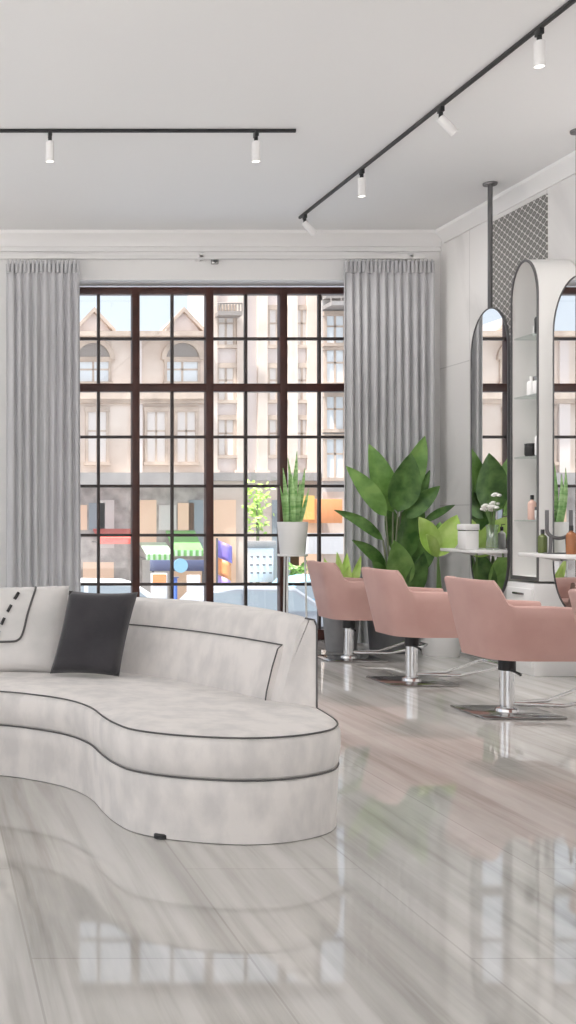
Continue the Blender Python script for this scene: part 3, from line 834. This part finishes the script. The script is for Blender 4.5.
# lime plant behind the first chair
LY_ = 10.25
lb = Vector((at(341, 0, LY_).x, 10.25, 0)); LYp = 10.25
root = thing('lime_plant', 'low lime green leafy plant in a grey pot behind the chair nearest the window', 'plant', lb)
pot(root, lb, .13, .165, .40, M['greypot'])
for b, t, w, dy in (((340, 600), (337, 552), 9, -.05), ((343, 602), (347, 553), 10, 0), ((346, 602), (361, 556), 8, .03), ((338, 600), (324, 558), 9, -.08), ((344, 600), (356, 572), 9, -.12), ((342, 602), (331, 566), 10, -.12), ((345, 598), (349, 566), 11, -.1), ((340, 602), (319, 572), 8, 0), ((346, 600), (366, 576), 8, 0)):
    B = at(*b, LYp + dy * .3); B.z = min(B.z, .5); T_ = at(*t, LYp + dy)
    B = Vector((lb.x + (B.x - lb.x) * .5, lb.y + dy * .2, .36))
    leaf(root, B, T_, w * LYp / F * 1.2, M['leaflime'], face=Vector((rng.uniform(-.3, .3), -1, .1)), sag=.01, shape=.9)

# heart-leaved lime plant in the white pot
HY = 9.93
hb = Vector((at(441, 0, HY).x, HY, 0))
root = thing('heart_leaf_plant', 'plant with large light green heart leaves on tall stems in a white pot', 'plant', hb)
pot(root, hb, .15, .17, .20, M['white'])
node = at(438, 556, HY)
for (b, t, w, dy, mm) in (((438, 557), (419, 517), 24, -.10, 'leaflime'), ((438, 557), (457, 515), 23, -.06, 'leaflime'), ((438, 556), (440, 522), 17, .06, 'leafmid'), ((438, 557), (426, 534), 14, -.16, 'leaflime')):
    B = at(*b, HY); T_ = at(*t, HY + dy)
    leaf(root, B, T_, w * HY / F, M[mm], face=Vector((.15 if t[0] < 438 else -.2, -1, .2)), fold=.3, shape=.95)
    MB().tube([hb + Vector(((t[0] - 438) * .001, dy * .1, .15)), hb.lerp(B, .5) + Vector(((t[0] - 438) * .0012, 0, .06)), B], .007, 8).build('stem', M['stem'], root)

# snake plant on a slim stand
SY = 10.62
sb = Vector((at(292.5, 0, SY).x, SY, 0))
SR = 15 * SY / F
zt = at(0, 554, SY).z; zp = at(0, 522, SY).z
root = thing('plant_stand', 'slim pale metal stand carrying the snake plant by the window', 'stand', sb)
MB().lathe([(SR * .95, zt - .02), (SR * .98, zt - .015), (SR * .98, zt), (SR * .9, zt)], sb, 28).build('stand_top', M['whitematte'], root)
for k in range(3):
    a = PI / 2 + .35 + 2 * PI * k / 3; d = Vector((math.cos(a), math.sin(a), 0))
    MB().tube([sb + d * SR * .8 + Vector((0, 0, zt - .01)), sb + d * SR * .95 + Vector((0, 0, 0))], .009, 8).build('leg', M['whitematte'], root)
pbs = sb + Vector((0, 0, zt + .001))
root = thing('snake_plant', 'snake plant with upright green blades in a white pot on a stand', 'plant', pbs)
pot(root, pbs, SR * .82, SR, zp - zt, M['whitematte'])
for (b, t, w, dy) in (((287, 526), (283, 468), 8, -.03), ((291, 526), (297, 451), 9, 0), ((296, 526), (305, 468), 8, .03), ((289, 526), (288, 458), 9, .05), ((294, 526), (300, 480), 9, -.06), ((299, 526), (309, 488), 6, -.02), ((285, 526), (280, 486), 6, .0), ((293, 526), (292, 474), 9, -.08)):
    leaf(root, at(*b, SY + dy * .5), at(*t, SY + dy), w * .68 * SY / F, M['leafsnake'], face=Vector((rng.uniform(-.3, .3), -1, 0)), fold=.35, shape=.8, base_w=.6)

# ---------------------------------------------------------------- outside
GZ = -1.6; FY = 34.0
struct(MB().box(-40, 45, WY + .4, 29.5, GZ - .3, GZ), 'street_ground', M['asphalt'])
struct(MB().box(-40, 45, 29.5, 60, GZ - .3, GZ + .12), 'pavement_ground', M['pavement'])
def fx(px): return (px + 72) * FY / F
def fz(y): return CH - (y - 518) * FY / F

def facade_window(parent, x0, x1, z0, z1, Y, m=None):
    f = MB()
    f.box(x0 - .1, x1 + .1, Y - .10, Y + .06, z1, z1 + .14); f.box(x0 - .12, x1 + .12, Y - .14, Y + .06, z0 - .1, z0)
    f.box(x0 - .08, x0, Y - .07, Y + .06, z0, z1); f.box(x1, x1 + .08, Y - .07, Y + .06, z0, z1)
    xm = (x0 + x1) / 2; f.box(xm - .03, xm + .03, Y - .04, Y + .03, z0, z1)
    zm = z0 + (z1 - z0) * .62; f.box(x0, x1, Y - .04, Y + .03, zm - .025, zm + .025)
    o = f.build('window', M['stonetrim'], parent)
    MB().box(x0, x1, Y - .02, Y + .0, z0, z1).build('pane', m or M['winglass'], o)
# --- long cream building with gabled dormers
A0, A1 = -12.0, fx(204)
root = thing('gabled_building', 'cream stone building with gables and arched lunettes across the street, left half of the window', 'building', ((A0 + A1) / 2, FY, GZ))
MB().box(A0, A1, FY, FY + 9, GZ, fz(334)).build('wall', M['stoneA'], root)
mb = MB()
mb.box(A0, A1, FY - .35, FY + .1, fz(400), fz(391)); mb.box(A0, A1, FY - .2, FY + .1, fz(404), fz(400))
mb.box(A0, A1, FY - .4, FY + .2, fz(338), fz(333))
mb.build('cornice', M['stonetrim'], root)
MB().box(A0, A1, FY - 1.1, FY + .1, fz(487), fz(474)).build('canopy_band', M['stonegrey'], root)
MB().box(A0, A1, FY - .05, FY + .1, GZ, fz(487)).build('shop_front', M['shopgrey'], root)
bx = fx(182); k = 0
sp = fx(182) - fx(93)
while bx > A0 + 1:
    hw = .55
    # gable with a steep roof
    g = MB(); zt_, zp_ = fz(334), fz(314)
    g.prism([(bx - .56, zt_), (bx + .56, zt_), (bx + .1, zp_), (bx - .1, zp_)], lambda p, t: Vector((p[0], FY - .1 + t * 2.5, p[1])))
    g.build('gable', M['stoneB'], root)
    g = MB()
    for s_ in (-1, 1):
        g.prism([(bx + s_ * .63, zt_ - .02), (bx + s_ * .63, zt_ + .1), (bx, zp_ + .16), (bx, zp_ + .02)], lambda p, t: Vector((p[0], FY - .3 + t * .3, p[1])))
    g.build('gable_coping', M['stonetrim'], root)
    # lunette
    n_ = 14; arc = [(bx + .5 * math.cos(PI * q / n_), fz(360) + .50 * math.sin(PI * q / n_)) for q in range(n_ + 1)]
    lu = MB().prism(arc, lambda p, t: Vector((p[0], FY - .06 + t * .1, p[1]))).build('lunette', M['slate'], root)
    arc2 = [(bx + .64 * math.cos(PI * q / n_), fz(360) + .66 * math.sin(PI * q / n_)) for q in range(n_ + 1)] + [(bx + .5 * math.cos(PI * q / n_), fz(360) + .50 * math.sin(PI * q / n_)) for q in range(n_, -1, -1)]
    MB().prism(arc2, lambda p, t: Vector((p[0], FY - .14 + t * .2, p[1]))).build('lunette_arch', M['stonetrim'], root)
    facade_window(root, bx - .46, bx + .46, fz(382), fz(362), FY)
    for dx in (-.78, .12):
        facade_window(root, bx + dx - .27, bx + dx + .27, fz(462), fz(412), FY, M['paleglass'])
    p_ = MB()
    for dx in (-1.36,): p_.box(bx + dx - .16, bx + dx + .16, FY - .12, FY + .05, fz(474), fz(400)); p_.box(bx + dx - .14, bx + dx + .14, FY - .1, FY + .05, fz(391), fz(338))
    p_.build('pilaster', M['stoneB'], root)
    for q, (dx, w_, ya, yb) in enumerate(((-1.1, .32, 545, 500), (-.45, .26, 530, 505), (.1, .24, 530, 503), (.4, .22, 548, 500), (-.8, .4, 602, 560), (.15, .46, 604, 562))):
        MB().box(bx + dx - w_, bx + dx + w_, FY - .09, FY, fz(ya), fz(yb)).build('shop_window', M[('shopglow', 'paleglass', 'shopglow', 'tealpane', 'paleglass', 'shopglow')[(q + k) % 6]], root)
    bx -= sp; k += 1
# --- tall pinkish building
B0, B1 = fx(204) + .02, fx(318)
root = thing('tall_plaster_building', 'tall pale pinkish building with pilasters across the street, middle of the window', 'building', ((B0 + B1) / 2, FY, GZ))
MB().box(B0, B1, FY + .05, FY + 2.2, GZ, fz(235)).build('wall', M['stoneB'], root)
for px in (212, 241, 262, 292, 311):
    p_ = MB().box(fx(px) - .14, fx(px) + .14, FY - .1, FY + .1, fz(470), fz(240)); p_.box(fx(px) - .2, fx(px) + .2, FY - .15, FY + .1, fz(478), fz(470)); p_.build('pilaster', M['stoneA'], root)
for px in (226, 277, 302):
    for y1, y0 in ((310, 345), (368, 400), (420, 455)):
        facade_window(root, fx(px) - .22, fx(px) + .22, fz(y0), fz(y1), FY + .05, M['paleglass'])
mb = MB().box(fx(214), fx(238), FY - .5, FY + .1, fz(318), fz(314)); 
for q in range(9): 
    x = fx(214) + (fx(238) - fx(214)) * q / 8; mb.tube([(x, FY - .45, fz(314)), (x, FY - .45, fz(306))], .02, 6)
mb.tube([(fx(214), FY - .45, fz(306)), (fx(238), FY - .45, fz(306))], .03, 6)
mb.build('balcony', M['slate'], root)
MB().box(B0, B1, FY - .3, FY + .1, fz(481), fz(473)).build('cornice', M['stonegrey'], root)
MB().box(B0, B1, FY - .02, FY + .1, GZ, fz(481)).build('shop_front', M['stoneA'], root)
for px, m_ in ((222, 'shopglow'), (285, 'tealpane'), (303, 'shopglow')): MB().box(fx(px) - .4, fx(px) + .4, FY - .06, FY + .02, fz(590), fz(500)).build('shop_window', M[m_], root)
# --- grey building with a balcony at the right
C0, C1_ = fx(318) + .02, fx(318) + 9
root = thing('grey_balcony_building', 'grey stone building with railed balcony across the street, right end of the window', 'building', ((C0 + C1_) / 2, FY, GZ))
MB().box(C0, C1_, FY - .3, FY + 9, GZ, fz(296)).build('wall', M['stoneC'], root)
for px in (331, 362, 393, 424, 455):
    for y1, y0 in ((318, 345), (352, 384), (398, 430), (440, 478)): facade_window(root, fx(px) - .25, fx(px) + .25, fz(y0), fz(y1), FY - .3)
mb = MB().box(C0, C1_, FY - 1.1, FY - .3, fz(312), fz(308)).box(C0, C1_, FY - 1.0, FY - .3, fz(392), fz(388)).box(C0, C1_, FY - .6, FY - .2, fz(302), fz(294)); mb.build('cornice', M['stonegrey'], root)
mb = MB()
for q in range(30):
    x = C0 + 9 * q / 30; mb.tube([(x, FY - 1.05, fz(308)), (x, FY - 1.05, fz(300))], .02, 6)
mb.tube([(C0, FY - 1.05, fz(300)), (C1_, FY - 1.05, fz(300))], .03, 6); mb.build('balcony_railing', M['slate'], root)
MB().box(C0, C1_, FY - .36, FY - .3, GZ, fz(492)).build('shop_front', M['stoneA'], root)

# --- street clutter, each its own thing
def ox(px, Y): return (px + 72) * Y / F
def oz(y, Y): return CH - (y - 518) * Y / F
def awning(px0, px1, y0, y1, Y, mats, label, stripes=1):
    x0, x1, zt_, zb_ = ox(px0, Y), ox(px1, Y), oz(y0, Y), oz(y1, Y)
    root = thing('shop_awning', label, 'awning', ((x0 + x1) / 2, Y, zb_))
    cloth = None
    a = MB(); 
    a.prism([(Y + 1.0, zt_), (Y + 1.0, zt_ - .05), (Y, zb_ + .15), (Y, zb_), (Y - .03, zb_), (Y - .03, zb_ + .17)], lambda p, t: Vector((x0 + (x1 - x0) * t, p[0], p[1])))
    a.build('canopy', M[mats[0]], root)
    if len(mats) > 1:
        v = MB()
        n_ = 5
        for q in range(n_): v.box(x0 + (x1 - x0) * (q + .25) / n_, x0 + (x1 - x0) * (q + .7) / n_, Y - .045, Y - .03, zb_, zb_ + .17)
        v.build('valance_stripes', M[mats[1]], root)
    MB().tube([(x0, Y, zb_ + .05), (x0, Y + 1.1, zb_ + .05)], .02, 6).tube([(x1, Y, zb_ + .05), (x1, Y + 1.1, zb_ + .05)], .02, 6).build('arm', M['gun'], root)
AY = 32.8
awning(98, 138, 529, 544, AY, ['red'], 'red shop awning across the street, low in the second window column')
awning(146, 173, 543, 560, AY - .3, ['palegreen', 'green'], 'pale green awning with green stripes across the street')
awning(173, 203, 531, 556, AY, ['green', 'palegreen'], 'bright green awning across the street, right of the pale green one')
def board(name, px0, px1, y0, y1, Y, m, label, cat, legs=True, edge='gun', extra=None):
    x0, x1, zt_, zb_ = ox(px0, Y), ox(px1, Y), oz(y0, Y), oz(y1, Y)
    root = thing(name, label, cat, ((x0 + x1) / 2, Y, GZ if legs else zb_))
    MB().box(x0, x1, Y - .04, Y + .04, zb_, zt_, .01).build('panel', M[m], root)
    if legs:
        for x in (x0 + .08, x1 - .08): MB().box(x - .03, x + .03, Y - .03, Y + .03, GZ, zb_).build('leg', M[edge], root)
    return root, x0, x1, zb_, zt_
r_, x0, x1, zb_, zt_ = board('shop_sign', 150, 206, 560, 571, AY - 1, 'navy', 'dark blue shop sign with a round pale blue emblem across the street', 'sign', True)
MB().lathe([(.2, 0), (.2, .05)], (0, 0, 0), 20).build('emblem', M['skyblue'], r_)
e = kids(r_)[-1]; e.data.transform(Matrix.Translation((ox(180, AY - 1) - r_.location.x, -.045, oz(565.5, AY - 1) - r_.location.z)) @ Matrix.Rotation(PI / 2, 4, 'X') @ Matrix.Translation(r_.location))
r_, x0, x1, zb_, zt_ = board('poster_stand', 151, 167, 573, 604, 29, 'signwhite', 'white poster stand with an orange picture on the street', 'poster')
MB().box(x0 + .03, x1 - .03, 28.94, 28.96, zt_ - .32, zt_ - .03).build('picture', M['orange'], r_)
board('notice_board', 187, 200, 575, 600, 29, 'signwhite', 'narrow white notice board on the street, right of the blue post', 'board')
root = thing('street_post', 'slim blue post on the street between the two white boards', 'post', (ox(175, 29), 29, GZ))
MB().tube([(ox(175, 29), 29, GZ), (ox(175, 29), 29, oz(578, 29))], .06, 12).build('pole', M['blue'], root)
MB().lathe([(.1, 0), (.1, .03)], (ox(175, 29), 29, oz(578, 29)), 12).build('cap', M['navy'], root)
MB().lathe([(.14, 0), (.1, .08)], (ox(175, 29), 29, GZ), 12).build('foot', M['gun'], root)
# flag banner
root = thing('flag_banner', 'tall purple and orange flag banner on the street, left of the white dotted sign', 'banner', (ox(216, 28), 28, GZ))
fxp = ox(217, 28)
MB().tube([(fxp, 28, GZ), (fxp, 28, oz(538, 28))], .025, 8).build('pole', M['gun'], root)
def flag(z0, z1, w):
    g = [[Vector((fxp + .02 + w * i / 8, 28 + .05 * math.sin(i * .9), z0 + (z1 - z0) * j / 4 - .02 * i)) for j in range(5)] for i in range(9)]
    return MB().sheet(g, .01)
flag(oz(557, 28), oz(540, 28), .36).build('flag_top', M['purple'], root, sharp=2)
flag(oz(574, 28), oz(557.5, 28), .34).build('flag_middle', M['orange'], root, sharp=2)
flag(oz(594, 28), oz(574.5, 28), .32).build('flag_bottom', M['lilac'], root, sharp=2)
# dotted white sign
r_, x0, x1, zb_, zt_ = board('street_sign', 248, 273, 548, 582, 28.5, 'signwhite', 'white signboard with rows of grey dots on the street', 'sign')
mb = MB()
for j in range(3):
    for i in range(4): mb.box(x0 + (x1 - x0) * (i + .5) / 4 - .03 - .01 * (j % 2), x0 + (x1 - x0) * (i + .5) / 4 + .03, 28.44, 28.461, zt_ - .22 - .2 * j - .02, zt_ - .22 - .2 * j + .02)
mb.build('dots', M['dot'], r_)
MB().box(x0 - .06, x1 + .06, 28.42, 28.58, zt_, zt_ + .18, .02).build('header', M['stonegrey'], r_)
# orange sign
r_, x0, x1, zb_, zt_ = board('orange_sign', 300, 342, 499, 523, 33.3, 'orange', 'orange shop sign across the street, right of the snake plant', 'sign', False)
MB().box(x0 - .05, x0 + .4, 33.22, 33.27, zb_ + .1, zt_ + .1).build('yellow_panel', M['yellow'], r_)
MB().box((x0 + x1) / 2 - .3, (x0 + x1) / 2 + .1, 33.34, 33.75, zb_ + .2, zt_ - .2).build('bracket', M['gun'], r_)
# young street tree
root = thing('street_tree', 'small pale green tree on the street, above the white dotted sign', 'tree', (ox(257, 31), 31, GZ))
tx = ox(257, 31)
MB().tube([(tx, 31, GZ), (tx + .03, 31, .2), (tx, 31, oz(500, 31))], .05, 8, radii=[.06, .05, .03]).build('trunk', M['trunk'], root)
rng = random.Random(9); mb = MB()
for q in range(130):
    c = Vector((tx + rng.gauss(0, .16), 31 + rng.gauss(0, .16), oz(508, 31) + rng.gauss(0, .33)))
    d = Vector((rng.uniform(-1, 1), rng.uniform(-1, 1), rng.uniform(-.6, .6))).normalized()
    mb.sheet(leaf_grid(c, c + d * .18, .08, face=Vector((.2, -1, .3)), nu=4, nv=3), .004)
mb.build('foliage', M['leaflime'], root)
# pale fascia under the orange sign and a bush on the pavement
board('shop_fascia', 301, 343, 533, 554, 33.5, 'signwhite', 'blank white shop fascia across the street under the orange sign', 'sign', False)
root = thing('street_bush', 'lime green bush in a pale tub on the street, seen beneath the snake plant pot', 'bush', (ox(296, 30), 30, GZ + .12))
bxp = ox(296, 30)
MB().lathe([(.3, 0), (.36, .6), (.33, .6), (.3, .5)], (bxp, 30, GZ + .12), 20).build('tub', M['whitematte'], root)
rng = random.Random(19); mb = MB()
for q in range(120):
    c = Vector((bxp + rng.gauss(0, .16), 30 + rng.gauss(0, .16), GZ + 1.15 + rng.gauss(0, .22)))
    d = Vector((rng.uniform(-1, 1), rng.uniform(-1, 1), rng.uniform(-.2, 1))).normalized()
    mb.sheet(leaf_grid(c, c + d * .2, .08, face=Vector((.2, -1, .3)), nu=4, nv=3), .004)
mb.build('foliage', M['leafmid'], root)
# parked cars
def car(cx, cy, m, label, s=1):
    root = thing('parked_car', label, 'car', (cx, cy, GZ), 'cars parked on the street')
    L2 = 2.0 * s
    prof = [(-L2, .35), (-L2 + .03, .75), (-L2 + .5, .86), (-L2 + .95, 1.32), (-L2 + 1.5, 1.42), (L2 - 1.3, 1.40), (L2 - .62, .95), (L2 - .06, .80), (L2, .4), (L2 - .1, .28), (-L2 + .1, .28)]
    MB().prism(prof, lambda p, t: Vector((cx + p[0], cy - .8 + 1.6 * t, GZ + p[1]))).build('body', M[m], root, bevel=.05)
    g = MB()
    for a_, b_ in (((-L2 + .72, .92), (-L2 + 1.08, 1.3)), ((-L2 + 1.75, .92), (-L2 + 1.75, 1.32))): pass
    g.prism([(-L2 + .68, .92), (-L2 + 1.0, 1.3), (-L2 + 1.6, 1.34), (-L2 + 1.6, .92)], lambda p, t: Vector((cx + p[0], cy - .815 + 1.63 * t, GZ + p[1])))
    g.prism([(-L2 + 1.7, .92), (-L2 + 1.7, 1.34), (L2 - 1.34, 1.32), (L2 - .85, .94)], lambda p, t: Vector((cx + p[0], cy - .815 + 1.63 * t, GZ + p[1])))
    g.build('side_windows', M['tealpane'], root)
    for dx in (-L2 + .75, L2 - .75):
        for dy in (-.76, .76):
            t = MB().lathe([(.2, -.1), (.32, -.09), (.32, .09), (.2, .1)], (0, 0, 0), 20)
            bmesh.ops.rotate(t.bm, cent=(0, 0, 0), matrix=RX(PI / 2), verts=t.bm.verts); bmesh.ops.translate(t.bm, vec=(cx + dx, cy + dy, GZ + .32), verts=t.bm.verts)
            t.build('wheel', M['rubber'], root)
car(ox(250, 23.5), 23.5, 'cargrey', 'grey parked car on the street below the white dotted sign')
car(ox(330, 27.3), 27.3, 'skyblue', 'light blue parked car on the street behind the snake plant stand')
car(ox(100, 25), 25.5, 'carwhite', 'white parked car on the street behind the left end of the sofa back')

# ---------------------------------------------------------------- light
w = bpy.data.worlds.new('daylight'); SC.world = w; w.use_nodes = True
nt = w.node_tree; bg = nt.nodes['Background']
sky = nt.nodes.new('ShaderNodeTexSky'); sky.sky_type = 'NISHITA'; sky.sun_disc = False
sky.sun_elevation = math.radians(48); sky.sun_rotation = math.radians(200); sky.air_density = 1.0; sky.dust_density = 3.0; sky.ozone_density = 1.0
mx = nt.nodes.new('ShaderNodeMix'); mx.data_type = 'RGBA'; mx.inputs[0].default_value = .8; mx.inputs[7].default_value = (3.75, 3.9, 4.25, 1)
nt.links.new(sky.outputs[0], mx.inputs[6]); nt.links.new(mx.outputs[2], bg.inputs[0]); bg.inputs[1].default_value = .24
s = bpy.data.lights.new('sun', 'SUN'); s.energy = 9.0; s.angle = .05; s.color = (1, .975, .968)
so = bpy.data.objects.new('sun', s); COL.objects.link(so)
so.rotation_euler = Vector((.34, .15, -.93)).to_track_quat('-Z', 'Y').to_euler()

# ---------------------------------------------------------------- camera
cam = bpy.data.cameras.new('camera'); co = bpy.data.objects.new('camera', cam); COL.objects.link(co)
cam.sensor_fit = 'AUTO'; cam.sensor_width = 36; cam.lens = F * 36 / 1024
cam.shift_x = 360 / 1024; cam.shift_y = 6 / 1024
co.location = (0, 0, CH); co.rotation_euler = (PI / 2, 0, 0); cam.clip_end = 300
SC.camera = co
vs = SC.view_settings; vs.view_transform = 'Standard'; vs.look = 'None'; vs.gamma = 1; vs.use_curve_mapping = False; vs.exposure = 0.27
try:
    SC.cycles.use_denoising = True; SC.cycles.max_bounces = 10; SC.cycles.diffuse_bounces = 6; SC.cycles.glossy_bounces = 5; SC.cycles.transparent_max_bounces = 16
    SC.cycles.sample_clamp_indirect = 6; SC.cycles.caustics_reflective = False; SC.cycles.caustics_refractive = False
except Exception: pass
